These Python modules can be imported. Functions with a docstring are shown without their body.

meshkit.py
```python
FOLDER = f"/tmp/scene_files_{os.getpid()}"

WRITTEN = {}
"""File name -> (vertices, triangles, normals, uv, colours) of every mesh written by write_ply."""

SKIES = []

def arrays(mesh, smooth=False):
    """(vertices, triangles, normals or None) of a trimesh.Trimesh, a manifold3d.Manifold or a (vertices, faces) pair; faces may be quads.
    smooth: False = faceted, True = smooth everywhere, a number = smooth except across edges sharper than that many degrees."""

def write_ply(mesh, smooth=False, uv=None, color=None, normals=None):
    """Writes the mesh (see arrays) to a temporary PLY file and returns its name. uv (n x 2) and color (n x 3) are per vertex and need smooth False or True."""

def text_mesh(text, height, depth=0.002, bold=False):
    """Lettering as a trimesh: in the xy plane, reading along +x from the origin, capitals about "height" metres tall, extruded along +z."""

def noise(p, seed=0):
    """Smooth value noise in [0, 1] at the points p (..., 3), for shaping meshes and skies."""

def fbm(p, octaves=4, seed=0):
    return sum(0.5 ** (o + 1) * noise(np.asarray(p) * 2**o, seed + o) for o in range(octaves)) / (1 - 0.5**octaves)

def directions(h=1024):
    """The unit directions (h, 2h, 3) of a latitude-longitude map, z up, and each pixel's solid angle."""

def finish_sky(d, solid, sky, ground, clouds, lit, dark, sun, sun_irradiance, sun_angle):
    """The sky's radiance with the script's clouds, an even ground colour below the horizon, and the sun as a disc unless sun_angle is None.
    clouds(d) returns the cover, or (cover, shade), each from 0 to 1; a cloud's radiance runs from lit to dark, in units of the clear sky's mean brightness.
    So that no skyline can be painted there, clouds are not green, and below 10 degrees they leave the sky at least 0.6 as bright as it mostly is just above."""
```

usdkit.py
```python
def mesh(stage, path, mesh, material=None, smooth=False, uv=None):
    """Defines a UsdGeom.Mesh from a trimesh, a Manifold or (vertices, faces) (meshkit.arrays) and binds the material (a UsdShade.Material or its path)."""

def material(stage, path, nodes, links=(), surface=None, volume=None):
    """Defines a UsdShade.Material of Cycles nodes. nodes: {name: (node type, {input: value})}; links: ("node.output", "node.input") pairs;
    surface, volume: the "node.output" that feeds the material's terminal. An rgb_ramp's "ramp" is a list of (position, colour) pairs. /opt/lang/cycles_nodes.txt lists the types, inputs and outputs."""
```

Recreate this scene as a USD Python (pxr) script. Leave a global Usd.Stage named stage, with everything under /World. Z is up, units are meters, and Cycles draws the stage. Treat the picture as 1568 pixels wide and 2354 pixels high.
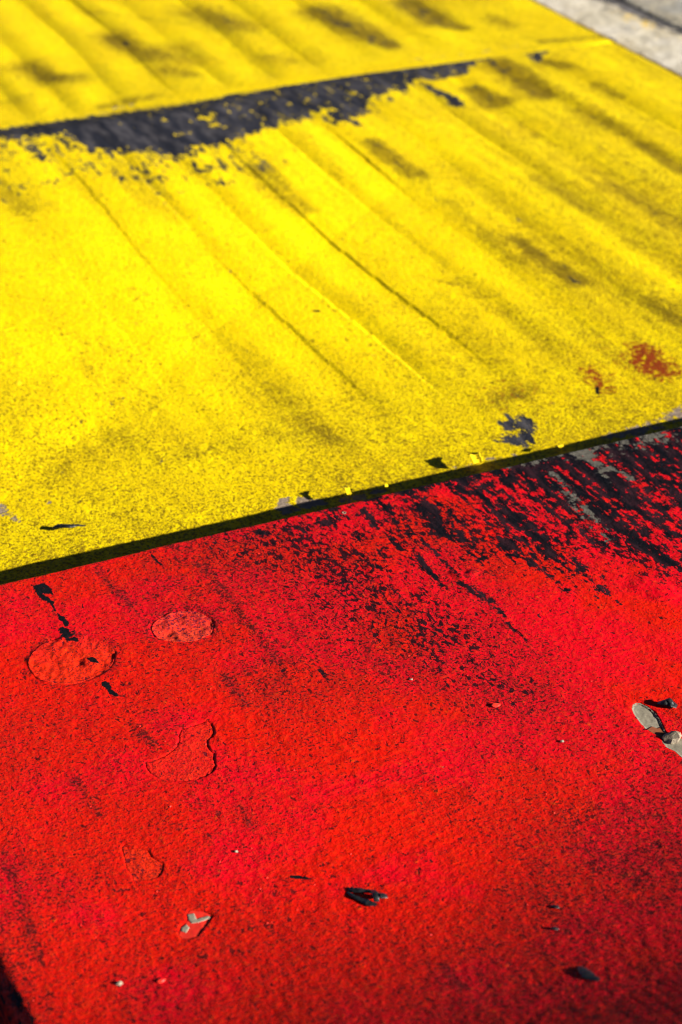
import math, random
import numpy as np
import shapely, trimesh
import usdkit, meshkit
from pxr import Usd, UsdGeom, UsdLux, UsdShade, Sdf, Gf, Vt

# ------------------------------------------------------------------ camera, sky, sun, exposure
stage = Usd.Stage.CreateInMemory()
UsdGeom.SetStageUpAxis(stage, "Z")
UsdGeom.SetStageMetersPerUnit(stage, 1.0)
UsdGeom.Xform.Define(stage, "/World")
UsdGeom.Scope.Define(stage, "/World/Looks")

W, H = 1568.0, 2353.0                       # the photograph's frame, for turning its pixels into points
_vx = np.array([13165 - W / 2, -1727 - H / 2]); _vy = np.array([-1806 - W / 2, -1556 - H / 2])
F = math.sqrt(-(_vx @ _vy))
_X = np.array([*_vx, F]); _Y = np.array([*_vy, F]); _X /= np.linalg.norm(_X); _Y /= np.linalg.norm(_Y)
CAM = np.stack([_X, _Y, np.cross(_X, _Y)])  # world = CAM @ (right, down, forward)


def ray(x, y):
    return CAM @ (np.array([x - W / 2, y - H / 2, F]) / F)


FOCUS = 1.2
EYE = -ray(784, 1500) * FOCUS
SUN_EL, SUN_AZ = math.radians(17.0), math.radians(133.0)
EXPOSURE = 1.75
SUN = np.array([math.sin(SUN_AZ) * math.cos(SUN_EL), math.cos(SUN_AZ) * math.cos(SUN_EL), math.sin(SUN_EL)])

cam = UsdGeom.Camera.Define(stage, "/World/camera")
_r, _u, _b = CAM @ [1, 0, 0], CAM @ [0, -1, 0], CAM @ [0, 0, -1]
cam.AddTransformOp().Set(Gf.Matrix4d(*_r, 0, *_u, 0, *_b, 0, *EYE, 1))
cam.CreateHorizontalApertureAttr(24.0); cam.CreateVerticalApertureAttr(24.0 * 1024 / 682)
cam.CreateFocalLengthAttr(24.0 * F / W)
cam.CreateFStopAttr(11.0); cam.CreateFocusDistanceAttr(FOCUS * 0.985)
cam.CreateClippingRangeAttr(Gf.Vec2f(0.02, 5000.0))
cam.CreateExposureAttr(EXPOSURE)

sky = UsdLux.DomeLight.Define(stage, "/World/sky")
sky_look = usdkit.material(stage, "/World/Looks/sky_air", {
    "s": ("sky_texture", {"sky_type": "single_scattering", "sun_disc": False, "sun_elevation": SUN_EL, "sun_rotation": SUN_AZ, "air_density": 0.12, "aerosol_density": 0.12, "ozone_density": 1.0}),
    "b": ("background_shader", {"strength": 0.05})}, [("s.color", "b.color")], surface="b.background")
UsdShade.MaterialBindingAPI.Apply(sky.GetPrim()).Bind(sky_look)
sky.GetPrim().SetCustomDataByKey("kind", "structure")
sky.GetPrim().SetCustomDataByKey("label", "clear daylight sky over the painted panels")
sky.GetPrim().SetCustomDataByKey("category", "sky")
sun = UsdLux.DistantLight.Define(stage, "/World/sun")
sun.CreateIntensityAttr(1.25); sun.CreateAngleAttr(0.53); sun.CreateNormalizeAttr(True); sun.CreateColorAttr(Gf.Vec3f(1, 0.95, 0.86))
_z = SUN; _x = np.cross([0, 0, 1], _z); _x /= np.linalg.norm(_x); _y = np.cross(_z, _x)
sun.AddTransformOp().Set(Gf.Matrix4d(*_x, 0, *_y, 0, *_z, 0, 0, 0, 5, 1))

# ------------------------------------------------------------------ helpers
used = {}


def fresh(path):
    n = used.get(path, -1) + 1
    used[path] = n
    return path if n == 0 else f"{path}_{n:03d}"


def tag(p, label=None, cat=None, group=None, kind=None):
    p = p.GetPrim() if hasattr(p, "GetPrim") else p
    for k, v in (("label", label), ("category", cat), ("group", group), ("kind", kind)):
        if v:
            p.SetCustomDataByKey(k, v)
    return p


def thing(name, label, cat, loc=(0, 0, 0), group=None, kind=None):
    x = UsdGeom.Xform.Define(stage, fresh("/World/" + name))
    x.AddTranslateOp().Set(Gf.Vec3d(*map(float, loc)))
    return tag(x, label, cat, group, kind)


def obj(name, mesh, look, parent=None, smooth=True, marks=None, extra=None, loc=None):
    base = "/World" if parent is None else str(parent.GetPath())
    v, f = (mesh.vertices, mesh.faces) if hasattr(mesh, "vertices") else mesh
    v = np.array(v, float)
    if loc is not None:
        v = v - np.asarray(loc)
    if (marks is not None or extra is not None):
        assert smooth in (True, False)
    m = usdkit.mesh(stage, fresh(base + "/" + name), (v, f), look, smooth=smooth)
    for n, d in (("marks", marks), ("extra", extra)):
        if d is not None:
            UsdGeom.PrimvarsAPI(m).CreatePrimvar(n, Sdf.ValueTypeNames.Float3Array, "vertex").Set(Vt.Vec3fArray.FromNumpy(np.ascontiguousarray(d, np.float32)))
    return m.GetPrim()


def at(x, y, z=0.0):
    """The point of the level z under a pixel of the photograph."""
    d = ray(x, y)
    if callable(z):
        p = EYE + d * ((-0.015 - EYE[2]) / d[2])
        for _ in range(4):
            p = EYE + d * ((float(z(p[0], p[1])) - EYE[2]) / d[2])
        return p
    return EYE + d * ((z - EYE[2]) / d[2])


def smooth01(t):
    t = np.clip(t, 0, 1)
    return t * t * (3 - 2 * t)


def nz(x, y, sx, sy=None, seed=0, octaves=3):
    sy = sx if sy is None else sy
    p = np.stack([x / sx + 31.7, y / sy + 17.3, np.full_like(x, 0.37 + seed)], -1)
    return meshkit.fbm(p, octaves, seed)


def poly_field(x, y, pts, z, soft, near=0.05):
    """0 outside, 1 inside a patch drawn on level z, with an edge soft metres wide."""
    g = shapely.Polygon([at(a, b, z)[:2] for a, b in pts]).buffer(0)
    x0, y0, x1, y1 = g.bounds
    out = np.zeros_like(x)
    k = (x > x0 - near) & (x < x1 + near) & (y > y0 - near) & (y < y1 + near)
    if k.any():
        q = shapely.points(x[k], y[k])
        ins = shapely.contains(g, q)
        d = shapely.distance(g.boundary, q)
        out[k] = smooth01(0.5 + np.where(ins, d, -d) / soft)
    return out


def stroke_field(x, y, pts, width, z, power=2.0):
    """A smear along pixels of the photograph, width in metres (one, or one per point)."""
    w = np.full(len(pts), width) if np.ndim(width) == 0 else np.asarray(width, float)
    q = [at(a, b, z)[:2] for a, b in pts]
    if len(q) == 1:
        return np.exp(-(((x - q[0][0]) ** 2 + (y - q[0][1]) ** 2) / w[0] ** 2) ** (power / 2))
    out = np.zeros_like(x)
    for (a, b), (wa, wb) in zip(zip(q[:-1], q[1:]), zip(w[:-1], w[1:])):
        m = max(wa, wb) * 3
        k = (x > min(a[0], b[0]) - m) & (x < max(a[0], b[0]) + m) & (y > min(a[1], b[1]) - m) & (y < max(a[1], b[1]) + m)
        if not k.any():
            continue
        ab = b - a
        t = np.clip(((x[k] - a[0]) * ab[0] + (y[k] - a[1]) * ab[1]) / max(ab @ ab, 1e-12), 0, 1)
        d2 = (x[k] - a[0] - t * ab[0]) ** 2 + (y[k] - a[1] - t * ab[1]) ** 2
        out[k] = np.maximum(out[k], np.exp(-(d2 / (wa + (wb - wa) * t) ** 2) ** (power / 2)))
    return out


# ------------------------------------------------------------------ materials
def graph():
    N, L = {}, []
    count = [0]

    def node(kind, **kw):
        name = f"n{count[0]}"; count[0] += 1
        vals = {}
        for k, v in kw.items():
            if isinstance(v, str) and "." in v and v.split(".")[0] in N:
                L.append((v, f"{name}.{k}"))
            else:
                vals[k] = v
        N[name] = (kind, vals)
        return name
    return N, L, node


def paint(name, base, base2, warm, grain=650.0, fleck=(360, 190, 360), tint_x=0.0, dirt_film=(0.07, 0.055, 0.004), pit=(0.05, 0.01, 0.008), wear=(0.012, 0.013, 0.018),
          bare=(0.17, 0.15, 0.13), rust=(0.42, 0.07, 0.004), bump=0.0005, rough=0.45, pit_level=0.57, spec=0.045, streak=(260, 55, 260), wear2=None):
    N, L, node = graph()
    pos = node("geometry") + ".position"
    mk = node("separate_color", color=node("attribute", attribute="marks") + ".color")
    ex = node("separate_color", color=node("attribute", attribute="extra") + ".color")

    def math_(op, a, b=0.5, c=None, clamp=False):
        kw = dict(math_type=op, value1=a, value2=b, use_clamp=clamp)
        if c is not None:
            kw["value3"] = c
        return node("math", **kw) + ".value"

    def noise(scale, detail=3.0, rough_=0.55, vec=pos, dist=0.0, kind=None):
        return node("noise_texture", vector=vec, scale=float(scale), detail=detail, roughness=rough_, distortion=dist) + ".fac"

    def remap(v, a, b, lo=0.0, hi=1.0):
        return node("map_range", range_type="smoothstep", value=v, from_min=a, from_max=b, to_min=lo, to_max=hi, clamp=True) + ".result"

    def mixc(f, a, b):
        return node("mix_color", fac=f, a=a, b=b) + ".result"

    stretch = node("mapping", mapping_type="point", vector=pos, scale=streak) + ".vector"
    stretch2 = node("mapping", mapping_type="point", vector=pos, location=(3.1, 7.7, 1.3), scale=tuple(s * 0.6 for s in streak)) + ".vector"
    stretch_p = node("mapping", mapping_type="point", vector=pos, location=(5.3, 2.1, 0.8), scale=(1.2, 0.8, 1.2)) + ".vector"
    shift = node("mapping", mapping_type="point", vector=pos, location=(2.3, 5.1, 0.4)) + ".vector"
    n_fine = noise(grain, 3.0, 0.6)
    n_fine2 = noise(grain * 0.55, 4.0, 0.62, shift)
    n_mid = noise(90, 4.0, 0.6)
    n_big = noise(16, 3.0, 0.5, shift)
    n_str = noise(1.0, 5.0, 0.66, stretch, 0.3)
    n_str2 = noise(1.0, 4.0, 0.6, stretch2, 0.2)
    n_blot = noise(170, 5.0, 0.68, shift)
    # paint colour: two tints, and thin places where it leans warm
    side = node("separate_xyz", vector=pos) + ".x"
    col = mixc(remap(math_("add", n_big, math_("multiply", side, tint_x)), 0.41, 0.59), base, base2)
    col = mixc(math_("multiply", remap(n_fine2, 0.42, 0.72), math_("multiply_add", mk + ".b", 0.55, 0.30)), col, warm)
    # a film of grime
    film = math_("multiply", mk + ".b", math_("multiply_add", n_mid, 0.9, math_("multiply_add", math_("add", n_str, n_str2), 2.0, -1.75)), clamp=True)
    film = math_("multiply", film, remap(n_fine2, 0.25, 0.62, 0.45, 1.0))
    col = mixc(film, col, dirt_film)
    # pits filled with dirt
    pv = math_("add", n_fine, math_("multiply", mk + ".b", 0.17))
    pv = math_("add", pv, math_("multiply_add", n_mid, 0.16, -0.08))
    pv2 = math_("add", noise(250, 2.0, 0.5, stretch_p), math_("multiply", mk + ".b", 0.10))
    pits = math_("maximum", remap(pv, pit_level, pit_level + 0.07), remap(pv2, 0.665, 0.70))
    col = mixc(math_("multiply", pits, 0.88), col, pit)
    # rust
    rv = remap(math_("add", ex + ".r", math_("add", math_("multiply_add", n_blot, 2.6, -1.3), math_("multiply_add", n_fine2, 1.6, -0.8))), 0.38, 0.95)
    col = mixc(rv, col, rust)
    # flecks knocked out of the paint, then places rubbed through to the dark, then bare undercoat
    stretch3 = node("mapping", mapping_type="point", vector=pos, location=(1.7, 0.9, 2.2), scale=fleck) + ".vector"
    n_fl = noise(1.0, 3.0, 0.6, stretch3, 0.6)
    fm = remap(math_("add", n_fl, math_("multiply", ex + ".b", 0.30)), 0.745, 0.79)
    col = mixc(math_("multiply", fm, 0.95), col, wear)
    wv = math_("add", mk + ".r", math_("add", math_("multiply_add", n_str, 2.0, -1.0), math_("multiply_add", n_blot, 1.7, -0.85)))
    wm = remap(wv, 0.50, 0.58)
    wcol = mixc(remap(n_str2, 0.4, 0.68), wear, wear2 or tuple(c * 2.2 for c in wear))
    col = mixc(wm, col, wcol)
    bv = remap(math_("add", mk + ".g", math_("add", math_("multiply_add", n_blot, 1.6, -0.8), math_("multiply_add", n_str2, 1.2, -0.6))), 0.50, 0.60)
    bcol = mixc(remap(n_fine2, 0.35, 0.7), bare, tuple(c * 0.6 for c in bare))
    col = mixc(bv, col, bcol)
    # wholly clean marks with crisp edges (tar drips)
    tm = remap(math_("add", ex + ".g", math_("multiply_add", n_blot, 1.5, -0.75)), 0.46, 0.52)
    col = mixc(tm, col, (0.006, 0.006, 0.007))
    h = math_("add", math_("multiply", n_fine, 0.6), math_("multiply", n_fine2, 1.2))
    h = math_("add", h, math_("multiply", pits, -0.5))
    h = math_("add", h, math_("multiply", wm, -0.7))
    h = math_("add", h, math_("multiply", bv, -0.8))
    h = math_("add", h, math_("multiply", n_mid, 1.0))
    bp = node("bump", height=h, strength=1.0, distance=bump) + ".normal"
    rg = math_("add", math_("multiply", wm, 0.15), math_("multiply_add", n_mid, 0.15, rough - 0.05))
    p = node("principled_bsdf", base_color=col, roughness=rg, specular_ior_level=spec, normal=bp)
    return usdkit.material(stage, "/World/Looks/" + name, N, L, surface=p + ".BSDF")


def plain(name, col, col2, scale=300.0, rough=0.6, bump=0.0002, spec=0.3):
    N, L, node = graph()
    pos = node("geometry") + ".position"
    n = node("noise_texture", vector=pos, scale=float(scale), detail=4.0, roughness=0.65)
    r = node("rgb_ramp", fac=n + ".fac", ramp=[(0.3, col), (0.7, col2)])
    b = node("bump", height=n + ".fac", strength=1.0, distance=bump)
    p = node("principled_bsdf", base_color=r + ".color", roughness=rough, specular_ior_level=spec, normal=b + ".normal")
    return usdkit.material(stage, "/World/Looks/" + name, N, L, surface=p + ".BSDF")


RED = paint("red_paint", (0.56, 0.0065, 0.002), (0.60, 0.0012, 0.009), (0.58, 0.036, 0.002), pit_level=0.585, grain=600, dirt_film=(0.10, 0.006, 0.010), pit=(0.05, 0.006, 0.006),
            wear=(0.004, 0.004, 0.006), wear2=(0.028, 0.010, 0.014), bare=(0.125, 0.115, 0.095), bump=0.00055, tint_x=0.30)
RED_PATCH = paint("red_patch_paint", (0.60, 0.017, 0.004), (0.60, 0.009, 0.007), (0.62, 0.05, 0.006), grain=760, dirt_film=(0.10, 0.006, 0.010), pit=(0.06, 0.006, 0.012),
                  wear=(0.005, 0.006, 0.012), bare=(0.125, 0.115, 0.095), bump=0.00065)
YELLOW = paint("yellow_paint", (0.76, 0.55, 0.0008), (0.80, 0.60, 0.0008), (0.62, 0.39, 0.0008), grain=560, dirt_film=(0.026, 0.023, 0.004), pit=(0.17, 0.11, 0.004),
               wear=(0.016, 0.017, 0.024), wear2=(0.060, 0.056, 0.062), bare=(0.27, 0.205, 0.155), bump=0.00055, pit_level=0.57, streak=(170, 42, 170), fleck=(150, 50, 150), rust=(0.22, 0.036, 0.005))
PRIMER = plain("grey_primer", (0.17, 0.145, 0.105), (0.26, 0.23, 0.17), 500, bump=0.00015)
PRIMER_BROWN = plain("brown_primer", (0.16, 0.05, 0.02), (0.24, 0.07, 0.03), 400, bump=0.0001)
PALE_CRUMB = plain("pale_crumb", (0.30, 0.26, 0.18), (0.12, 0.08, 0.06), 700, bump=0.0004)
CHAR = plain("charred_black", (0.004, 0.004, 0.005), (0.014, 0.016, 0.017), 700, rough=0.42, bump=0.0003, spec=0.4)
CURL = plain("yellow_flake", (0.82, 0.60, 0.002), (0.74, 0.50, 0.002), 500, bump=0.0001)
REDCURL = plain("red_flake", (0.62, 0.03, 0.008), (0.66, 0.012, 0.010), 500, bump=0.0001)
ASPHALT = plain("asphalt", (0.035, 0.035, 0.037), (0.07, 0.068, 0.066), 160, rough=0.9, bump=0.002)

# ------------------------------------------------------------------ levels of the lapped panels
XL, XR = -0.254, 0.764                       # left and right ends of every panel
SEAM, SEAM_FAR = 0.156, 0.969                # far edges of the red and of the nearer yellow panel
GROUND = -0.16


def drop_one(x):
    return 0.0285 - 0.0190 * np.clip(x + 0.15, -0.1, 0.62)


def drop_two(x):
    return 0.017 * np.clip((0.752 - x) / 0.65, 0, 1.2)


def far_lift(x, y):
    """The nearer yellow panel rises a little towards the left of its far edge."""
    return 0.0160 * np.clip((0.752 - x) / 0.65, 0, 1.1) * np.clip((y - SEAM) / (SEAM_FAR - SEAM), 0, 1)


def edge_round(d, r):
    """Fall of a rounded edge at distance d from it."""
    t = np.clip(1 - d / r, 0, 1)
    return r * (1 - np.sqrt(np.maximum(1 - t * t, 0)))


CHIP = [(332, 1752), (352, 1748), (380, 1736), (404, 1718), (411, 1700), (408, 1692), (416, 1676), (440, 1668), (476, 1655), (486, 1662), (492, 1674), (494, 1686), (489, 1694), (479, 1700), (478, 1712), (482, 1722), (494, 1734), (494, 1748), (497, 1762), (491, 1774), (475, 1783), (452, 1792), (430, 1795), (400, 1795), (366, 1790), (345, 1778), (334, 1764)]
BARE_ONE = [(1455, 1620), (1463, 1615), (1472, 1616), (1490, 1625), (1506, 1638), (1516, 1653), (1525, 1673), (1533, 1688), (1530, 1692), (1518, 1693), (1500, 1684), (1484, 1675), (1471, 1660), (1458, 1642), (1453, 1630)]
BARE_TWO = [(1520, 1687), (1530, 1683), (1542, 1692), (1560, 1697), (1590, 1702), (1620, 1715), (1640, 1740), (1620, 1760), (1595, 1755), (1568, 1742), (1552, 1727), (1533, 1718), (1523, 1705)]
FLAKE = [(414, 2128), (428, 2118), (428, 2098), (434, 2090), (460, 2092), (478, 2098), (490, 2105), (480, 2120), (466, 2140), (458, 2152), (438, 2160), (416, 2158), (408, 2148)]
GHOST = [(278, 1946), (286, 1941), (296, 1950), (318, 1948), (342, 1955), (352, 1972), (376, 1986), (374, 2002), (366, 2014), (352, 2018), (336, 2020), (306, 2022), (302, 2008), (290, 1994), (286, 1972)]
ROUND_ONE, ROUND_TWO = at(163, 1517), at(420, 1441)


def wob(x, y, c, r, seed):
    dx, dy = x - c[0], y - c[1]
    a = np.arctan2(dy, dx)
    rr = r * (1 + 0.025 * np.sin(2 * a + seed) + 0.02 * np.sin(3 * a + 2.1 * seed) + 0.012 * np.sin(7 * a + seed))
    return rr - np.hypot(dx, dy)             # metres inside the outline


def red_z(x, y):
    z = 0.0022 * (nz(x, y, 0.16, 0.22, 3, 2) - 0.5) + 0.0007 * (nz(x, y, 0.012, 0.02, 5, 3) - 0.5)
    z += 0.00042 * (nz(x, y, 0.0035, 0.005, 6, 2) - 0.5) * (0.3 + 1.4 * nz(x, y, 0.05, 0.05, 7, 2))
    z += 0.0006 * (nz(x + 0.25 * y, y - 0.1 * x, 0.018, 0.0032, 9, 2) - 0.5) * stroke_field(x, y, [(840, 1790), (930, 1840), (1010, 1900)], 0.045, 0)
    v = np.maximum(0, -y - 0.155 + 0.10 * np.minimum(0, x + 0.12))
    z += np.where(v < 0.2, 0.95 * v * v, 0.95 * 0.04 + 0.38 * (v - 0.2))
    # two sunken round spots, painted over
    for c, r, dp, s in ((ROUND_ONE, 0.0252, 0.0006, 1.0), (ROUND_TWO, 0.0185, 0.0006, 2.2)):
        d = wob(x, y, c, r, s)
        side = (x - c[0]) / r
        dp = dp * (1.0 if s > 2 else 0.25 + 0.75 * smooth01(0.75 - (y - c[1]) / r))
        z -= dp * smooth01(d / (0.0022 + 0.003 * np.clip(0.4 - side, 0, 1.4))) * (0.85 + 0.25 * side)
        z += np.where(d > 0, 0.0026 * (nz(x, y, 0.006, 0.007, 8, 3) - 0.5), 0)
    # an old chip painted over, two bare chips, faint outlines
    z -= 0.0006 * poly_field(x, y, CHIP, 0, 0.0006)
    z -= 0.00085 * poly_field(x, y, BARE_ONE, 0, 0.0009) + 0.0007 * poly_field(x, y, BARE_TWO, 0, 0.0009)
    z -= 0.0006 * poly_field(x, y, GHOST, 0, 0.0012)
    z -= 0.0006 * poly_field(x, y, FLAKE, 0, 0.001)
    for pts, w, h in ([[(1045, 1318), (1062, 1326), (1078, 1324), (1088, 1316)], 0.0028, 0.0009], [[(1480, 1345), (1505, 1350), (1530, 1365)], 0.008, 0.0008], [[(1350, 1862)], 0.004, -0.0003]):
        z += h * stroke_field(x, y, pts, w, 0, 3)
    return z


def red_full(x, y):
    z = red_z(x, y)
    z -= edge_round(SEAM - y, 0.0030)
    z -= edge_round(x - XL, 0.009)
    return z


def red_marks(x, y):
    d = SEAM - y                              # distance from the far edge
    rt = smooth01((x + 0.10) / 0.36)          # worse towards the right
    streaks = nz(x + 0.05 * (y - SEAM), y, 0.010, 0.22, 21, 3)
    reach = 0.012 + 0.20 * rt * (0.4 + 1.2 * streaks)
    w = 0.64 * rt * np.exp(-(d / reach) ** 2) + 0.34 * np.exp(-(d / 0.0035) ** 1.5) + 0.22 * rt * smooth01(1 - d / 0.22)
    w += 0.95 * (streaks - 0.5) * np.exp(-(d / 0.13) ** 2) * (0.3 + rt)
    for pts, wd, a in (
        ([(834, 1179), (909, 1254), (954, 1274), (984, 1314), (1024, 1359), (1039, 1376)], [0.004, 0.004, 0.003, 0.003, 0.0025, 0.002], 0.42),
        ([(1054, 1339), (1104, 1364), (1134, 1394), (1179, 1444), (1214, 1479), (1244, 1514)], [0.002, 0.0045, 0.004, 0.0035, 0.003, 0.002], 0.50),
        ([(1084, 1179), (1134, 1219), (1184, 1264), (1224, 1294), (1274, 1334), (1314, 1364)], [0.003, 0.003, 0.003, 0.003, 0.0025, 0.002], 0.35),
        ([(1164, 1179), (1224, 1224), (1264, 1264), (1334, 1314), (1384, 1359)], 0.0045, 0.32),
        ([(984, 1165), (1000, 1200), (1014, 1229)], 0.006, 0.35),
        ([(1359, 1179), (1434, 1219), (1509, 1274), (1568, 1310)], 0.005, 0.38),
        ([(590, 1230), (640, 1222), (700, 1215), (760, 1200)], 0.006, 0.35),
        ([(480, 1250), (500, 1275)], 0.004, 0.30), ([(700, 1520), (740, 1545), (790, 1585)], 0.0028, 0.36),
        ([(650, 1540), (680, 1600)], 0.002, 0.25), ([(880, 1440), (960, 1475), (1010, 1500)], 0.014, 0.20),
        ([(830, 1330), (900, 1400), (980, 1440)], 0.02, 0.14), ([(1130, 1570), (1150, 1580)], 0.003, 0.3),
    ):
        w = np.maximum(w, 0) + a * stroke_field(x, y, pts, wd, 0)
    # whole paint survives in islands
    for pts, wd in (([(1010, 1130), (1080, 1180), (1130, 1225)], 0.006), ([(860, 1225), (880, 1240)], 0.006), ([(1500, 1340), (1540, 1370)], 0.012), ([(1190, 1330), (1260, 1380)], 0.010), ([(800, 1215)], 0.006), ([(1330, 1265), (1440, 1320)], 0.006)):
        w -= 0.45 * stroke_field(x, y, pts, wd, 0)
    g = (0.25 + 0.75 * nz(x, y, 0.008, 0.06, 37, 3)) * 0.85 * smooth01((x - 0.06) / 0.10) * np.exp(-(d / (0.004 + 0.026 * smooth01((x - 0.16) / 0.15))) ** 2)
    g += 0.55 * stroke_field(x, y, [(1265, 1085), (1300, 1130), (1340, 1170), (1400, 1245)], [0.006, 0.008, 0.009, 0.005], 0)
    g += 0.55 * stroke_field(x, y, [(1340, 1040), (1370, 1070), (1405, 1115)], [0.006, 0.006, 0.003], 0) + 0.6 * stroke_field(x, y, [(1405, 1075), (1450, 1100)], 0.005, 0)
    g += 0.5 * np.exp(-(d / 0.0016) ** 2) * smooth01((x + 0.02) / 0.12)
    b = 0.14 + 0.75 * (nz(x, y, 0.05, 0.09, 31, 4) - 0.44) + 0.30 * smooth01((-y - 0.16 + 0.6 * x) / 0.12) + 0.32 * stroke_field(x, y, [(620, 1300), (900, 1460), (1150, 1560)], 0.05, 0)
    b += 0.35 * stroke_field(x, y, [(900, 1800), (960, 1830)], 0.035, 0) + 0.25 * stroke_field(x, y, [(560, 1540), (640, 1600)], 0.02, 0)
    for c, r, s in ((ROUND_ONE, 0.0252, 1.0), (ROUND_TWO, 0.0185, 2.2)):
        dd = wob(x, y, c, r, s)
        b += 0.5 * np.exp(-((dd + 0.0012) / 0.0022) ** 2) * nz(x, y, 0.006, 0.006, 77, 2)
        w += 0.27 * np.exp(-((dd + 0.0004) / 0.0009) ** 2) * smooth01((x - c[0]) / r + 0.35)
    b -= 0.4 * stroke_field(x, y, [(880, 1800), (900, 1950)], 0.05, 0) + 0.3 * stroke_field(x, y, [(1450, 1450), (1500, 1520)], 0.05, 0)
    b += 0.2 * smooth01((-0.230 - x) / 0.012)
    w += 0.45 * smooth01((-0.241 - x) / 0.010)
    for q in ([(200, 1250), (240, 1330), (300, 1390)], [(460, 1300), (560, 1420), (640, 1520)], [(170, 1790), (230, 1870)], [(520, 1560), (560, 1620)], [(1020, 2270), (1060, 2340)], [(0, 1960), (40, 2050), (90, 2200)], [(550, 1855), (580, 1905)], [(310, 1670), (350, 1710)]):
        b += 0.40 * stroke_field(x, y, q, 0.003, 0)
    t = np.zeros_like(x)
    for q, wd in (([(84, 1348), (98, 1358), (112, 1364)], [0.0022, 0.0024, 0.001]), ([(95, 1345), (108, 1352), (122, 1368)], [0.0018, 0.0014, 0.0006]), ([(84, 1358), (98, 1372), (118, 1385)], [0.0008, 0.0016, 0.0012]), ([(118, 1385), (126, 1402), (140, 1420)], [0.0006, 0.0008, 0.0006]),
                  ([(140, 1420), (150, 1428), (152, 1438)], 0.0012), ([(144, 1444), (152, 1456), (164, 1468), (176, 1474)], [0.0018, 0.003, 0.0028, 0.0008]), ([(204, 1515), (214, 1518), (226, 1524)], [0.0008, 0.0016, 0.0008]), ([(240, 1570), (256, 1590), (268, 1600)], [0.0014, 0.0016, 0.0008]),
                  ([(345, 1270), (360, 1290), (372, 1300)], 0.0007), ([(672, 2016), (690, 2017), (712, 2022)], 0.0009)):
        t = np.maximum(t, 0.72 * stroke_field(x, y, q, np.asarray(wd) * 1.9, 0))
    fl = 0.75 * stroke_field(x, y, [(640, 1250), (900, 1400), (1180, 1560)], 0.05, 0) + 0.7 * stroke_field(x, y, [(1000, 1200), (1300, 1250), (1568, 1300)], 0.05, 0) + 0.16 * nz(x, y, 0.05, 0.1, 35, 3)
    fl += 0.35 * stroke_field(x, y, [(80, 1240), (330, 1590)], 0.012, 0) - 0.5 * stroke_field(x, y, [(1400, 1500), (1500, 1550)], 0.06, 0)
    fl *= 0.5 + 1.0 * nz(x, y, 0.015, 0.045, 36, 3)
    return np.stack([np.clip(w, 0, 1.2), np.clip(g, 0, 1.2), np.clip(b, 0, 1)], -1), np.stack([np.zeros_like(x), t, np.clip(fl, 0, 1)], -1)


RIDGES = [0.045, 0.110, 0.168, 0.215, 0.268, 0.325, 0.372, 0.430, 0.490, 0.545, 0.610, 0.665, 0.764]


def scallop(x, y, seed, depth):
    """Shallow flutes that run along the panel, with creases between them."""
    xx = x + 0.05 * (nz(x, y, 0.22, 0.35, seed, 2) - 0.5)
    e = np.array([-0.30, -0.23, -0.15, -0.085, -0.02] + RIDGES + [0.80])
    k = np.clip(np.searchsorted(e, xx) - 1, 0, len(e) - 2)
    p = e[k + 1] - e[k]
    t = (xx - e[k]) / p
    return -1.25 * depth * (0.5 + 0.5 * np.cos(2 * np.pi * np.clip(t, 0, 1) ** 0.72)) * (p / 0.058) * (0.25 + 1.5 * meshkit.noise(np.stack([e[k] * 37 + 0.5, y / 0.25, x * 0 + seed], -1), seed))


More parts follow.
